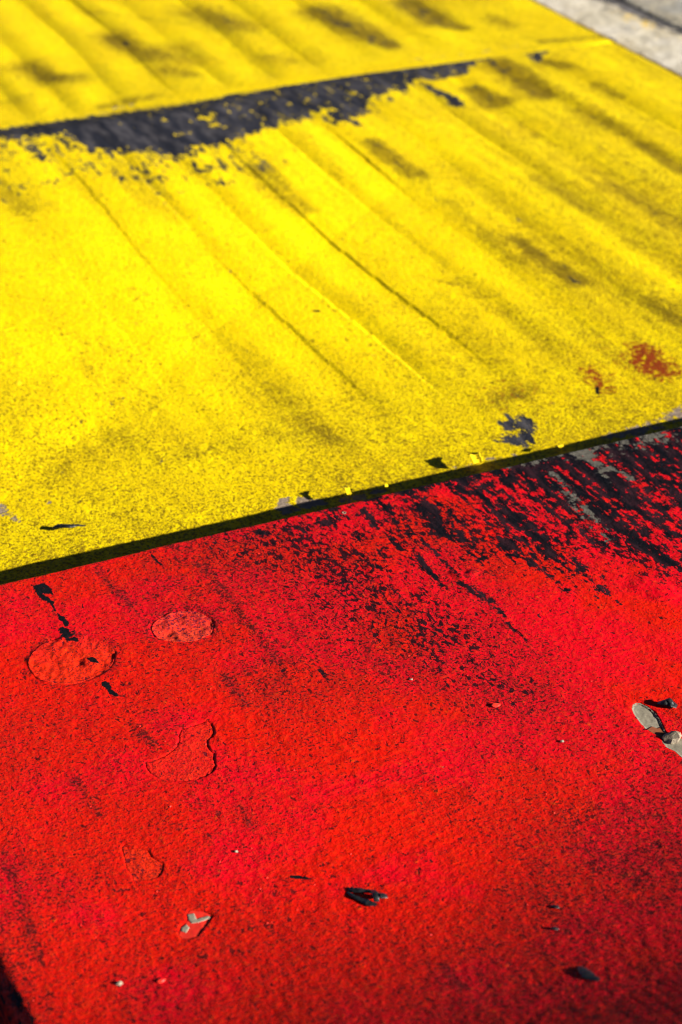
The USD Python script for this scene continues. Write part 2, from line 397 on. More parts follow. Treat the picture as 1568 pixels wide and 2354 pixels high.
def yellow_one_z(x, y):
    z = -drop_one(x) + far_lift(x, y)
    d = y - SEAM
    a, b = at(100, 1080, Z1)[:2], at(850, 480, Z1)[:2]
    n = np.array([-(b - a)[1], (b - a)[0]]) / np.linalg.norm(b - a)
    e = (x - a[0]) * n[0] + (y - a[1]) * n[1]
    z = z + 0.0092 * np.where(e > 0, 1 - (1 - np.clip(e / 0.34, 0, 1)) ** 2, 0) * smooth01((0.95 - e) / 0.6) * smooth01((0.55 - x) / 0.3)
    win = smooth01((d - 0.10 + 0.15 * np.clip(0.25 - x, -0.2, 0.4)) / 0.12) * (0.25 + 0.75 * smooth01((x - 0.02) / 0.15))
    win = win * (0.55 + 0.9 * (nz(x, y, 0.10, 0.30, 41, 2)))
    z = z + 0.00085 * scallop(x, y, 42, 1.0) * np.clip(win, 0, 1.3)
    z += 0.0050 * (nz(x, y, 0.26, 0.34, 43, 2) - 0.5) + 0.0005 * (nz(x, y, 0.018, 0.03, 45, 3) - 0.5)
    z += 0.0003 * (nz(x, y, 0.0055, 0.007, 46, 2) - 0.5)
    return z


def yellow_one_full(x, y):
    far = SEAM_FAR - y
    flat = smooth01((0.06 - far) / 0.06)
    z = yellow_one_z(x, y) * (1 - flat) + (far_lift(x, y) - drop_one(x)) * flat
    return z - edge_round(far, 0.004) - edge_round(XR - x, 0.006) - edge_round(x - XL, 0.02)


Z1 = lambda x, y: -drop_one(x) + far_lift(x, y)


def yellow_one_marks(x, y):
    far = SEAM_FAR - y
    zl = Z1
    edge = [(-200, 292), (0, 296), (200, 270), (400, 245), (600, 205), (800, 165), (1000, 140), (1250, 100), (1250, 120), (1232, 140), (1215, 133), (1190, 118), (1110, 130), (1080, 150), (1070, 165), (1040, 172), (1010, 178), (985, 180), (960, 182), (945, 200), (930, 212), (905, 208), (870, 225), (858, 250), (830, 285), (826, 294), (800, 290), (752, 286), (735, 268), (712, 280), (688, 290), (640, 298), (590, 318), (545, 330), (500, 348), (455, 345), (415, 368), (385, 370), (350, 352), (320, 358), (290, 372), (215, 362), (180, 345), (140, 330), (110, 328), (60, 334), (0, 336), (-200, 352)]
    w = 0.86 * poly_field(x, y, edge, zl, 0.035)
    w = np.maximum(w, 0.80 * poly_field(x, y, [(900, 150), (1000, 138), (1100, 122), (1250, 98), (1262, 115), (1240, 142), (1222, 138), (1190, 122), (1150, 130), (1110, 138), (1085, 152), (1075, 168), (1040, 175), (1005, 182), (960, 180), (935, 195)], zl, 0.012))
    w = np.maximum(w, 0.85 * poly_field(x, y, [(958, 180), (985, 190), (1012, 205), (1050, 218), (1072, 238), (1060, 245), (1035, 240), (1010, 222), (985, 205), (965, 192)], zl, 0.012))
    w += 0.42 * stroke_field(x, y, [(-60, 345), (150, 350), (300, 370), (450, 365)], 0.07, zl) * nz(x, y, 0.02, 0.08, 51, 2) * 1.5
    for q, wd, a in (([(40, 330), (80, 365), (100, 385)], 0.012, 0.55), ([(130, 330), (185, 370)], 0.012, 0.5), ([(330, 385), (345, 395)], 0.012, 0.5), ([(270, 420), (280, 430)], 0.01, 0.4), ([(590, 375), (610, 400)], 0.010, 0.45), ([(430, 360), (440, 375)], 0.010, 0.4), ([(260, 375), (275, 390)], 0.010, 0.4),
                     ([(50, 450), (60, 470)], 0.012, 0.32), ([(870, 335)], 0.008, 0.4), ([(1085, 195), (1100, 205)], 0.008, 0.3), ([(890, 225), (898, 230)], 0.006, 0.5), ([(1190, 500), (1196, 503)], 0.004, 0.4), ([(1130, 460)], 0.004, 0.3), ([(1327, 178)], 0.005, 0.45), ([(15, 370), (20, 375)], 0.01, 0.35)):
        w = np.maximum(w, (a + 0.1) * stroke_field(x, y, q, wd, zl))
    for q, wd in (([(465, 288), (480, 290)], 0.006), ([(490, 303), (512, 310)], 0.006), ([(410, 328), (425, 325)], 0.008), ([(752, 260), (762, 258)], 0.006), ([(840, 275)], 0.006)):
        w -= 0.6 * stroke_field(x, y, q, wd, zl)
    w = np.maximum(w, 0.68 * poly_field(x, y, [(1140, 975), (1165, 955), (1205, 955), (1238, 968), (1248, 1005), (1235, 1028), (1205, 1038), (1160, 1020), (1140, 1000)], zl, 0.016))
    g = 0.68 * poly_field(x, y, [(622, 1170), (640, 1145), (668, 1135), (700, 1142), (745, 1148), (760, 1158), (700, 1170), (650, 1185)], zl, 0.006)
    for q, wd, a in (([(0, 1165), (25, 1190), (45, 1195)], 0.006, 0.55), ([(108, 1152), (112, 1160)], 0.004, 0.55), ([(790, 1150), (830, 1142), (880, 1125)], 0.005, 0.55), ([(1040, 1080), (1120, 1055), (1180, 1045)], 0.005, 0.45),
                     ([(1400, 1005), (1480, 985), (1568, 950), (1700, 920)], [0.006, 0.010, 0.014, 0.016], 0.62), ([(200, 265), (280, 250)], 0.006, 0.4)):
        g = np.maximum(g, a * stroke_field(x, y, q, wd, zl))
    near = y - SEAM
    g += 0.16 * np.exp(-near / 0.035) * (0.4 + 1.2 * nz(x, y, 0.03, 0.04, 64, 2))
    st = nz(x, y, 0.020, 0.28, 61, 3)
    b = 0.10 + 0.45 * (nz(x, y, 0.007, 0.22, 67, 3) - 0.5) * smooth01((x - 0.15) / 0.3) + 0.75 * (st - 0.5) * smooth01((near - 0.05) / 0.15) + 0.45 * (nz(x, y, 0.09, 0.16, 62, 3) - 0.5)
    b += 0.20 * smooth01((0.13 - near) / 0.1) + 0.12 * smooth01((x - 0.25) / 0.3)
    b += 0.10 * smooth01((0.35 - near) / 0.3) - 0.30 * stroke_field(x, y, [(250, 620), (560, 600), (640, 520)], 0.14, zl)
    fs = np.zeros_like(x)
    # creases hold dirt on one side
    e = np.array(RIDGES)
    dx = x[..., None] - (e - 0.003)
    crease = np.where(dx > 0, np.exp(-dx / 0.018), np.exp(dx / 0.007)).max(-1)
    b += 0.15 * crease * smooth01((near - 0.10) / 0.1) * (0.2 + nz(x, y, 0.03, 0.10, 63, 2))
    for q, wd, a in (([(590, 395), (640, 440), (700, 485)], 0.022, 0.45), ([(860, 330), (900, 365), (960, 400)], 0.020, 0.55), ([(1140, 145), (1190, 170), (1240, 210)], 0.028, 0.9), ([(1090, 200), (1150, 235)], 0.018, 0.7),
                     ([(1180, 545), (1260, 600), (1330, 645)], 0.014, 0.75), ([(1300, 625), (1320, 635)], 0.010, 0.5), ([(1030, 460), (1120, 540), (1190, 600)], 0.016, 0.30), ([(1260, 140), (1300, 150)], 0.015, 0.6), ([(1080, 200), (1110, 240), (1170, 225)], 0.015, 0.5),
                     ([(1370, 190), (1420, 215)], 0.014, 0.4), ([(1500, 690), (1568, 740)], 0.012, 0.4), ([(1330, 250), (1500, 340), (1568, 385)], 0.014, 0.30), ([(1400, 420), (1568, 520)], 0.012, 0.35), ([(965, 630), (1010, 642), (1055, 650)], 0.005, 0.35), ([(1480, 330), (1568, 390)], 0.012, 0.3),
                     ([(0, 440), (40, 470), (60, 500)], 0.02, 0.25), ([(450, 400), (540, 470)], 0.02, 0.25), ([(20, 930), (80, 900)], 0.05, 0.15), ([(120, 1080), (300, 1000)], 0.03, 0.22), ([(700, 960), (760, 1010)], 0.010, 0.25), ([(420, 1040), (620, 1000), (800, 1010)], 0.03, 0.18),
                     ([(1140, 920), (1200, 900)], 0.02, 0.35), ([(740, 670), (900, 700)], 0.02, 0.1), ([(1230, 410), (1350, 480)], 0.012, 0.3)):
        sm = stroke_field(x, y, q, 0.62 * np.asarray(wd), zl)
        sm = sm * (0.25 + 1.5 * nz(x, y, 0.011, 0.14, 68, 3))
        b += 1.15 * a * sm
        fs = np.maximum(fs, min(1.0, a * 1.1) * sm)
    r = 0.85 * stroke_field(x, y, [(1475, 800), (1505, 832), (1530, 856)], [0.012, 0.020, 0.014], zl) + 0.3 * stroke_field(x, y, [(1400, 790), (1480, 860)], 0.02, zl) + 0.75 * stroke_field(x, y, [(1350, 845), (1372, 872), (1388, 892)], [0.008, 0.013, 0.010], zl) + 0.40 * stroke_field(x, y, [(1150, 905), (1210, 900)], 0.022, zl)
    r += 0.3 * stroke_field(x, y, [(5, 380), (30, 400)], 0.012, zl) + 0.28 * stroke_field(x, y, [(1545, 735), (1568, 760)], 0.016, zl)
    t = np.zeros_like(x)
    for q, wd, a in (([(718, 711), (732, 713)], 0.0022, 0.9), ([(1372, 890), (1373, 905)], 0.002, 0.7), ([(1505, 870)], 0.002, 0.7), ([(838, 920)], 0.002, 0.6), ([(1310, 785)], 0.0018, 0.5), ([(1310, 633), (1318, 638)], 0.004, 0.5)):
        t = np.maximum(t, a * stroke_field(x, y, q, wd, zl))
    fl = 0.8 * stroke_field(x, y, [(-40, 370), (100, 400), (300, 400), (480, 380)], 0.10, zl) * nz(x, y, 0.03, 0.08, 65, 3) * 1.5 + 0.25 * smooth01((x - 0.35) / 0.2) * nz(x, y, 0.03, 0.15, 66, 3)
    return np.stack([np.clip(w, 0, 1.2), np.clip(g, 0, 1.2), np.clip(b, 0, 1)], -1), np.stack([np.clip(r, 0, 1), t, np.clip(np.maximum(fl, 0.62 * fs), 0, 1)], -1)


def yellow_two_z(x, y):
    z = -drop_one(x) - drop_two(x) + far_lift(x, x * 0 + 9)
    d = y - SEAM_FAR
    z = z + 0.0013 * scallop(x + 0.03, y, 71, 1.0) * smooth01((d - 0.02) / 0.08) * (0.3 + 1.1 * nz(x, y, 0.12, 0.2, 72, 2)) * smooth01((0.70 - x) / 0.1)
    return z + (0.0050 * (nz(x, y, 0.22, 0.26, 73, 2) - 0.5) + 0.0008 * (nz(x, y, 0.03, 0.05, 74, 3) - 0.5)) * smooth01((d - 0.01) / 0.05)


Z2 = lambda x, y: -drop_one(x) - drop_two(x) + far_lift(x, 9)


def yellow_two_marks(x, y):
    w = np.zeros_like(x)
    b = 0.05 + 0.42 * (nz(x, y, 0.05, 0.25, 81, 3) - 0.46)
    for q, wd, a in (([(60, 150), (110, 180), (170, 178)], 0.028, 0.75), ([(110, 175), (140, 178)], 0.012, 0.45), ([(250, 80), (300, 110), (350, 130)], 0.026, 0.7), ([(260, 85), (290, 105)], 0.014, 0.55), ([(380, 160), (430, 170)], 0.018, 0.5), ([(400, 110), (440, 135)], 0.03, 0.45), ([(440, 20), (560, 60)], 0.035, 0.35),
                     ([(470, 30), (530, 60)], 0.03, 0.4), ([(740, 25), (810, 60), (900, 105)], [0.035, 0.032, 0.015], 1.1), ([(620, 130), (660, 140)], 0.02, 0.4), ([(940, 5), (1000, 45), (1060, 62)], [0.03, 0.028, 0.012], 1.2), ([(1130, 40), (1160, 55)], 0.018, 0.35), ([(1340, 55), (1400, 75)], 0.012, 0.3), ([(180, 20), (420, 50)], 0.008, 0.25),
                     ([(230, 245), (350, 222)], 0.012, 0.5), ([(0, 230), (40, 225)], 0.02, 0.3), ([(1245, 95), (1400, 82)], 0.008, 0.6)):
        b += a * stroke_field(x, y, q, 0.72 * np.asarray(wd), Z2) * (0.5 + nz(x, y, 0.014, 0.12, 84, 3))
    w += 0.45 * stroke_field(x, y, [(760, 40), (840, 80), (880, 98)], 0.012, Z2) + 0.42 * stroke_field(x, y, [(985, 40), (1050, 62)], 0.010, Z2)
    g = 0.5 * stroke_field(x, y, [(200, 258), (320, 238), (360, 228)], [0.004, 0.007, 0.003], Z2)
    g += 0.45 * stroke_field(x, y, [(900, 142), (1040, 128), (1220, 100)], 0.004, Z2) * nz(x, y, 0.05, 0.05, 83, 2) * 1.6
    r = 0.22 * stroke_field(x, y, [(0, 0), (100, 0)], 0.12, Z2) + 0.15 * stroke_field(x, y, [(1200, 40), (1300, 60)], 0.06, Z2)
    return np.stack([np.clip(w, 0, 1), np.clip(g, 0, 1), np.clip(b, 0, 1)], -1), np.stack([np.clip(r, 0, 1), w * 0, np.clip(0.5 * b, 0, 0.6)], -1)


def lines(lo, hi, dense_lo, dense_hi, fine, coarse, ends=(0.0, 0.0)):
    a = list(np.arange(max(lo, dense_lo), min(hi, dense_hi), fine))
    a += list(np.arange(lo, max(lo, dense_lo), coarse)) + list(np.arange(min(hi, dense_hi), hi, coarse)) + [lo, hi]
    for at_, s, r in ((lo, 1, ends[0]), (hi, -1, ends[1])):
        if r:
            a += [at_ + s * r * k for k in (0.004, 0.015, 0.04, 0.08, 0.13, 0.2, 0.3, 0.42, 0.56, 0.7, 0.85, 1.0)]
    a = np.unique(np.round(a, 7))
    keep = np.r_[True, np.diff(a) > 1.2e-5]
    return a[keep]


def sheet(xs, ys, zf, mf, bottom, warp=None):
    x, y = np.meshgrid(xs, ys)
    z = zf(x, y)
    marks, extra = mf(x, y)
    ox, oy = (x, y) if warp is None else warp(x, y)
    n, m = x.shape
    v = np.stack([ox, oy, z], -1).reshape(-1, 3)
    i = np.arange(n * m).reshape(n, m)
    q = np.stack([i[:-1, :-1], i[:-1, 1:], i[1:, 1:], i[1:, :-1]], -1).reshape(-1, 4)
    rim = np.concatenate([i[0, :], i[1:, -1], i[-1, -2::-1], i[-2:0:-1, 0]])
    k = len(v)
    top, low = v[rim], v[rim].copy()
    low[:, 2] = bottom
    c = len(rim)
    j = np.arange(c); j2 = (j + 1) % c
    side = np.stack([k + j, k + c + j, k + c + j2, k + j2], -1)
    v = np.vstack([v, top, low])
    mk, ex = marks.reshape(-1, 3), extra.reshape(-1, 3)
    return (v, np.vstack([q, side])), np.vstack([mk, mk[rim], mk[rim]]), np.vstack([ex, ex[rim], ex[rim]])


def patch(pts, zf, z_level, lift, step, mf=None, grow=0.0):
    """A thin skin over a drawn outline, following the sheet below it."""
    g = shapely.Polygon([at(a, b, z_level)[:2] for a, b in pts]).buffer(grow)
    return patch_shape(g, zf, lift, step, mf)


def patch_shape(g, zf, lift, step, mf=None):
    g = shapely.segmentize(g, step)
    x0, y0, x1, y1 = g.bounds
    gx, gy = np.meshgrid(np.arange(x0, x1, step), np.arange(y0, y1, step))
    inner = g.buffer(-step * 0.6)
    k = shapely.contains_xy(inner, gx, gy)
    ring = np.array(g.exterior.coords)[:-1]
    p = np.vstack([ring, np.stack([gx[k], gy[k]], -1)])
    from scipy.spatial import Delaunay
    t = Delaunay(p).simplices
    c = p[t].mean(1)
    t = t[shapely.contains_xy(g.buffer(1e-6), c[:, 0], c[:, 1])]
    a = p[t]
    cr = (a[:, 1, 0] - a[:, 0, 0]) * (a[:, 2, 1] - a[:, 0, 1]) - (a[:, 1, 1] - a[:, 0, 1]) * (a[:, 2, 0] - a[:, 0, 0])
    t = np.where(cr[:, None] < 0, t[:, ::-1], t)
    t = t[np.abs(cr) > 1e-14]
    z = zf(p[:, 0], p[:, 1]) + lift
    v = np.column_stack([p, z])
    e = p[:len(ring)]
    n = len(v)
    low = np.column_stack([e, zf(e[:, 0], e[:, 1]) - 0.0004])
    j = np.arange(len(ring)); j2 = (j + 1) % len(ring)
    area = shapely.LinearRing(ring).is_ccw
    s = np.stack([j, n + j, n + j2, j2], -1)
    if not area:
        s = s[:, ::-1]
    tri = np.vstack([t, s[:, [0, 1, 2]], s[:, [0, 2, 3]]])
    v = np.vstack([v, low])
    if mf is None:
        return (v, tri), None, None
    mk, ex = mf(v[:, 0], v[:, 1])
    return (v, tri), mk, ex


# ------------------------------------------------------------------ the setting
g = np.array([[-400, -400], [400, -400], [400, 400], [-400, 400]], float)
gv = np.column_stack([g, np.full(4, GROUND)])
pave = obj("pavement", (gv, np.array([[0, 1, 2, 3]])), ASPHALT, smooth=False)
tag(pave, "dark asphalt pavement under the painted panels", "pavement", kind="structure")

# ------------------------------------------------------------------ the three painted panels
yy = thing("painted_panel", "far yellow painted panel, highest in the photo, above the black worn seam", "panel", (0.2, 1.3, 0))
LOC2 = (0.2, 1.3, 0)
ms, mk, ex = sheet(lines(XL, XR, 0.0, 0.75, 0.0024, 0.02, (0, 0.006)), lines(SEAM_FAR + 0.0005, 1.72, SEAM_FAR, 1.42, 0.0032, 0.02), lambda x, y: yellow_two_z(x, y) - edge_round(XR - x, 0.006), yellow_two_marks, GROUND)
obj("top_sheet", ms, YELLOW, yy, marks=mk, extra=ex, loc=LOC2)

y1 = thing("painted_panel", "broad streaky yellow painted panel between the black worn seam and the red panel", "panel", (0.2, 0.55, 0))
LOC1 = (0.2, 0.55, 0)


def warp_far(edge, amp, seed):
    def go(x, y):
        k = smooth01(1 - (edge - y) / 0.012)
        return x, y + amp * (nz(x, x * 0, 0.02, 1, seed, 3) - 0.5) * k
    return go


ms, mk, ex = sheet(lines(XL, XR, -0.21, 0.745, 0.0014, 0.02, (0.02, 0.006)), lines(SEAM + 0.0012, SEAM_FAR, SEAM, SEAM_FAR, 0.0019, 0.02, (0, 0.004)), yellow_one_full, yellow_one_marks, GROUND, warp_far(SEAM_FAR, 0.0010, 91))
obj("top_sheet", ms, YELLOW, y1, marks=mk, extra=ex, loc=LOC1)

rr = thing("painted_panel", "weathered red painted panel nearest the camera with its far edge worn black and grey", "panel", (0.1, -0.2, 0))
LOC0 = (0.1, -0.2, 0)
ms, mk, ex = sheet(lines(XL, XR, -0.255, 0.345, 0.00075, 0.02, (0.024, 0)), lines(-0.62, SEAM, -0.34, SEAM, 0.00095, 0.02, (0, 0.003)), red_full, red_marks, GROUND, warp_far(SEAM, 0.0009, 92))
obj("top_sheet", ms, RED, rr, marks=mk, extra=ex, loc=LOC0)


def round_shape(c, r, s):
    a = np.linspace(0, 2 * np.pi, 160, endpoint=False)
    q = r * (1 + 0.025 * np.sin(2 * a + s) + 0.02 * np.sin(3 * a + 2.1 * s) + 0.012 * np.sin(7 * a + s))
    return shapely.Polygon(np.stack([c[0] + q * np.cos(a), c[1] + q * np.sin(a)], -1))


SPOT = paint("pale_red_paint", (0.66, 0.045, 0.016), (0.66, 0.024, 0.014), (0.68, 0.085, 0.022), grain=620, dirt_film=(0.14, 0.010, 0.016), pit=(0.09, 0.008, 0.03), wear=(0.005, 0.006, 0.012), bump=0.00065)
for c, r, s, lab, lk in ((ROUND_ONE, 0.0252, 1.0, "larger sunken round spot below the black tar drip", RED_PATCH), (ROUND_TWO, 0.0185, 2.2, "smaller sunken round spot, paler orange red", SPOT)):
    ms, mk, ex = patch_shape(round_shape(c, r - 0.0012, s), red_full, 0.00016, 0.0007, red_marks)
    tag(obj("round_spot", ms, lk, rr, marks=mk, extra=ex, loc=LOC0), lab)
ms, mk, ex = patch(CHIP, red_full, 0, 0.00012, 0.0007, red_marks, -0.0006)
tag(obj("painted_over_chip", ms, RED_PATCH, rr, marks=mk * [1, 1, 0.4], extra=ex, loc=LOC0), "old chip in the paint with a torn right edge, painted over in red")
ms, mk, ex = patch(GHOST, red_full, 0, 0.00010, 0.0007, red_marks, -0.0002)
tag(obj("painted_over_chip", ms, RED_PATCH, rr, marks=mk, extra=ex, loc=LOC0), "faint shield shaped chip painted over in red")
for pts in (BARE_ONE, BARE_TWO):
    ms, _, _ = patch(pts, red_full, 0, 0.0001, 0.0007, None, 0.0001)
    obj("bare_chip", ms, PRIMER, rr, loc=LOC0)
ms, _, _ = patch([(1484, 1676), (1498, 1668), (1509, 1672), (1520, 1668), (1532, 1688), (1529, 1691), (1517, 1692), (1500, 1684)], red_full, 0, 0.00022, 0.0007)
obj("primer_stain", ms, PRIMER_BROWN, rr, loc=LOC0)
ms, _, _ = patch(FLAKE, red_full, 0, 0.0001, 0.0007, None, -0.0003)
obj("bare_chip", ms, REDCURL, rr, loc=LOC0)
for pts in ([(430, 2100), (446, 2098), (452, 2112), (462, 2108), (478, 2104), (484, 2108), (468, 2116), (456, 2120), (440, 2122), (432, 2112)], [(416, 2132), (428, 2124), (436, 2132), (428, 2144), (416, 2140)]):
    ms, _, _ = patch(pts, red_full, 0, 0.0002, 0.0006)
    obj("primer_stain", ms, PRIMER, rr, loc=LOC0)


def curl(pts, w, lift, thick, z0, seed, up=0.0):
    """A curled ribbon of old paint or leaf: points of the photograph, half widths and heights along it."""
    rg = np.random.default_rng(seed)
    q = np.array([at(a, b, z0)[:2] for a, b in pts])
    surf = z0
    s = np.r_[0, np.cumsum(np.linalg.norm(np.diff(q, axis=0), axis=1))]
    n = max(8, int(s[-1] / 0.0007))
    t = np.linspace(0, s[-1], n)
    px, py = np.interp(t, s, q[:, 0]), np.interp(t, s, q[:, 1])
    hw = np.interp(t, s, w) * (1 + 0.35 * (meshkit.noise(np.stack([t / 0.0025, t * 0, t * 0 + seed], -1), seed) - 0.5))
    hz = np.interp(t, s, lift)
    d = np.stack([np.gradient(px, t), np.gradient(py, t)], -1); d /= np.linalg.norm(d, axis=1, keepdims=True)
    nn = np.stack([-d[:, 1], d[:, 0]], -1)
    k = 12
    a = np.linspace(0, 2 * np.pi, k, endpoint=False)
    V = []
    zs = surf(px, py) if callable(surf) else np.full(n, surf)
    for i in range(n):
        z0 = zs[i]
        cu = np.cos(a)
        off = hw[i] * cu
        zz = z0 + hz[i] + thick * (1 + np.sin(a)) * (0.7 + 0.6 * rg.random()) * (0.25 + 0.75 * min(1, 4 * i / n, 4 * (n - 1 - i) / n + 0.05)) + up * cu * cu * hw[i]
        V.append(np.column_stack([px[i] + nn[i, 0] * off, py[i] + nn[i, 1] * off, zz]))
    v = np.vstack(V)
    i = np.arange(n - 1)[:, None] * k + np.arange(k)[None, :]
    j = np.arange(n - 1)[:, None] * k + (np.arange(k)[None, :] + 1) % k
    f = np.stack([i, j, j + k, i + k], -1).reshape(-1, 4)
    tri = np.vstack([f[:, [0, 1, 2]], f[:, [0, 2, 3]], [[0, b + 1, b] for b in range(1, k - 1)], [[(n - 1) * k, (n - 1) * k + b, (n - 1) * k + b + 1] for b in range(1, k - 1)]])
    m = trimesh.Trimesh(v, tri, process=False)
    if m.volume < 0:
        m.invert()
    return m


# curled yellow flakes that still hold on at the yellow panel's near edge
zy = -0.0165
obj("paint_curl", curl([(1080, 1048), (1090, 1056), (1100, 1072)], [0.003, 0.004, 0.003], [0.0010, 0.0022, 0.0012], 0.0007, zy, 11, 0.5), CURL, y1, loc=LOC1)
obj("paint_curl", curl([(790, 1121), (797, 1130), (803, 1141)], [0.0012, 0.0018, 0.0014], [0.0008, 0.0018, 0.001], 0.0006, zy, 12, 0.4), CURL, y1, loc=LOC1)
obj("paint_curl", curl([(884, 1116), (889, 1123)], [0.001, 0.0012], [0.0006, 0.0012], 0.0006, zy, 13, 0.3), CURL, y1, loc=LOC1)
obj("paint_curl", curl([(1280, 1029), (1290, 1036)], [0.0022, 0.002], [0.0015, 0.0025], 0.0006, zy, 14, 0.3), CURL, y1, loc=LOC1)
obj("paint_curl", curl([(20, 878), (38, 882), (60, 878)], [0.004, 0.005, 0.003], [0.0, 0.0, 0.0], 0.0006, zy - 0.001, 15), CURL, y1, loc=LOC1)

# ------------------------------------------------------------------ pale kerb beyond the right end of the panels
def stone_z(level, seed):
    return lambda x, y: level + 0.004 * (nz(x, y, 0.05, 0.08, seed, 3) - 0.5) + 0.0025 * (nz(x, y, 0.012, 0.015, seed + 1, 3) - 0.5)


def stone_marks(x, y):
    z = -0.02
    w = 0.8 * stroke_field(x, y, [(1270, 60), (1300, 85), (1340, 95), (1400, 90)], 0.014, z) * nz(x, y, 0.02, 0.02, 101, 2) * 1.5 + 0.3 * stroke_field(x, y, [(1245, 45), (1280, 60)], 0.006, z)
    w += 1.0 * stroke_field(x, y, [(1360, -20), (1430, 8), (1480, 32), (1568, 68), (1640, 100)], 0.014, z)
    g = 0.0 * x
    b = 0.10 + 0.7 * (nz(x, y, 0.04, 0.07, 102, 4) - 0.45) + 0.4 * stroke_field(x, y, [(1250, 40), (1340, 95), (1420, 110)], 0.025, z)
    b += 0.7 * stroke_field(x, y, [(1380, -20), (1480, 25), (1568, 62)], 0.04, z) * nz(x, y, 0.02, 0.03, 103, 3) * 1.6
    r = 1.0 * stroke_field(x, y, [(1280, 62), (1308, 74), (1326, 80)], [0.012, 0.020, 0.012], z) + 0.6 * stroke_field(x, y, [(1352, 72)], 0.015, z) + 0.6 * stroke_field(x, y, [(1465, 36), (1495, 44)], 0.024, z) + 0.5 * stroke_field(x, y, [(1330, 100), (1360, 104)], 0.02, z) + 0.3 * stroke_field(x, y, [(1568, 80), (1500, 60)], 0.02, z)
    return np.stack([np.clip(w, 0, 1), g, np.clip(b, 0, 1)], -1), np.stack([np.clip(r, 0, 1), g, g], -1)


CREAM = paint("cream_stone", (0.50, 0.455, 0.36), (0.54, 0.50, 0.43), (0.46, 0.39, 0.27), grain=420, dirt_film=(0.34, 0.27, 0.15), pit=(0.30, 0.25, 0.17), wear=(0.06, 0.055, 0.055), bare=(0.7, 0.68, 0.64), rust=(0.72, 0.46, 0.02), bump=0.0005, rough=0.8, spec=0.2, pit_level=0.62, streak=(80, 40, 80))
GREY = paint("grey_stone", (0.30, 0.30, 0.29), (0.42, 0.38, 0.29), (0.40, 0.33, 0.2), grain=420, dirt_film=(0.3, 0.25, 0.16), pit=(0.15, 0.14, 0.12), wear=(0.05, 0.05, 0.05), rust=(0.6, 0.4, 0.1), bump=0.0006, rough=0.85, spec=0.2, streak=(80, 40, 80))
kx = at(1428, 0, -0.02)[0]
kb = thing("kerb_stone", "cream white kerb stone with a yellow paint splash along the yellow panels' right end", "kerb", (0.77, 0.9, 0), kind="structure")
ms, mk, ex = sheet(lines(XR + 0.003, kx - 0.0008, 0, 2, 0.0022, 0.02, (0.004, 0.003)), lines(-0.6, 1.70, 0.6, 1.40, 0.004, 0.02), lambda x, y: stone_z(-0.020, 111)(x, y) - edge_round(x - XR - 0.003, 0.004) - edge_round(kx - 0.0008 - x, 0.003), stone_marks, GROUND)
obj("stone", ms, CREAM, kb, marks=mk, extra=ex, loc=(0.77, 0.9, 0))
sb = thing("concrete_slab", "grey concrete slab across the dark crack from the cream kerb, in the top right corner", "slab", (1.1, 0.9, 0), kind="structure")
ms, mk, ex = sheet(lines(kx + 0.0008, 1.7, 0, 0.95, 0.0028, 0.03, (0.003, 0)), lines(-0.6, 1.70, 0.8, 1.40, 0.005, 0.02), lambda x, y: stone_z(-0.0205, 115)(x, y) - edge_round(x - kx - 0.0008, 0.003), stone_marks, GROUND)
obj("slab", ms, GREY, sb, marks=mk * [1, 1, 1], extra=ex, loc=(1.1, 0.9, 0))

# ------------------------------------------------------------------ loose scraps
def red_z1(x, y):
    z = red_full(np.atleast_1d(np.asarray(x, float)), np.atleast_1d(np.asarray(y, float)))
    return float(z[0]) if np.ndim(x) == 0 else z


def red_level(x, y):
    return float(at(x, y, red_z1)[2])


def scrap(name, label, cat, pieces, z0, look, seed):
    m = trimesh.util.concatenate([curl(p, w, l, th, z0, seed + i) for i, (p, w, l, th) in enumerate(pieces)])
    return tag(obj(name, m, look, None, smooth=40), label, cat)


scrap("leaf_scrap", "forked black charred leaf scrap with a hole, lowest middle of the red panel", "leaf scrap", [
    ([(800, 2042), (812, 2048), (830, 2050), (852, 2051), (864, 2052)], [0.0004, 0.0016, 0.0015, 0.0013, 0.0012], [0.0002, 0.0004, 0.0004, 0.0004, 0.0004], 0.0004),
    ([(798, 2050), (812, 2062), (834, 2072), (852, 2079), (866, 2080)], [0.0004, 0.0012, 0.0017, 0.0019, 0.0010], [0.0001, 0.0002, 0.0002, 0.0002, 0.0002], 0.0004),
    ([(858, 2052), (864, 2064), (866, 2076)], [0.0012, 0.0016, 0.0012], [0.0012, 0.0016, 0.0008], 0.0007),
    ([(866, 2066), (878, 2066), (890, 2064)], [0.0016, 0.0020, 0.0014], [0.0008, 0.0012, 0.0010], 0.0009),
    ([(808, 2041), (814, 2050)], [0.0004, 0.0007], [0.0004, 0.0004], 0.0004), ([(818, 2043), (826, 2052)], [0.0005, 0.0012], [0.0005, 0.0005], 0.0004)], red_z1, CHAR, 201)
scrap("leaf_scrap", "lumpy black scrap beside the pale bare chip at the red panel's right", "leaf scrap", [
    ([(1512, 1617), (1526, 1621), (1545, 1625), (1556, 1627)], [0.0012, 0.0022, 0.0028, 0.0016], [0.0004, 0.0010, 0.0012, 0.0006], 0.0009),
    ([(1530, 1616), (1540, 1622), (1544, 1628)], [0.0010, 0.0016, 0.0010], [0.0024, 0.0028, 0.0016], 0.0007)], red_z1, CHAR, 211)
scrap("leaf_scrap", "slim bent black sliver low on the darker right of the red panel", "leaf scrap", [
    ([(1332, 2222), (1342, 2234), (1355, 2246), (1376, 2254)], [0.0010, 0.0026, 0.0030, 0.0010], [0.0, 0.0, 0.0, 0.0], 0.0004)], red_z1, CHAR, 221)
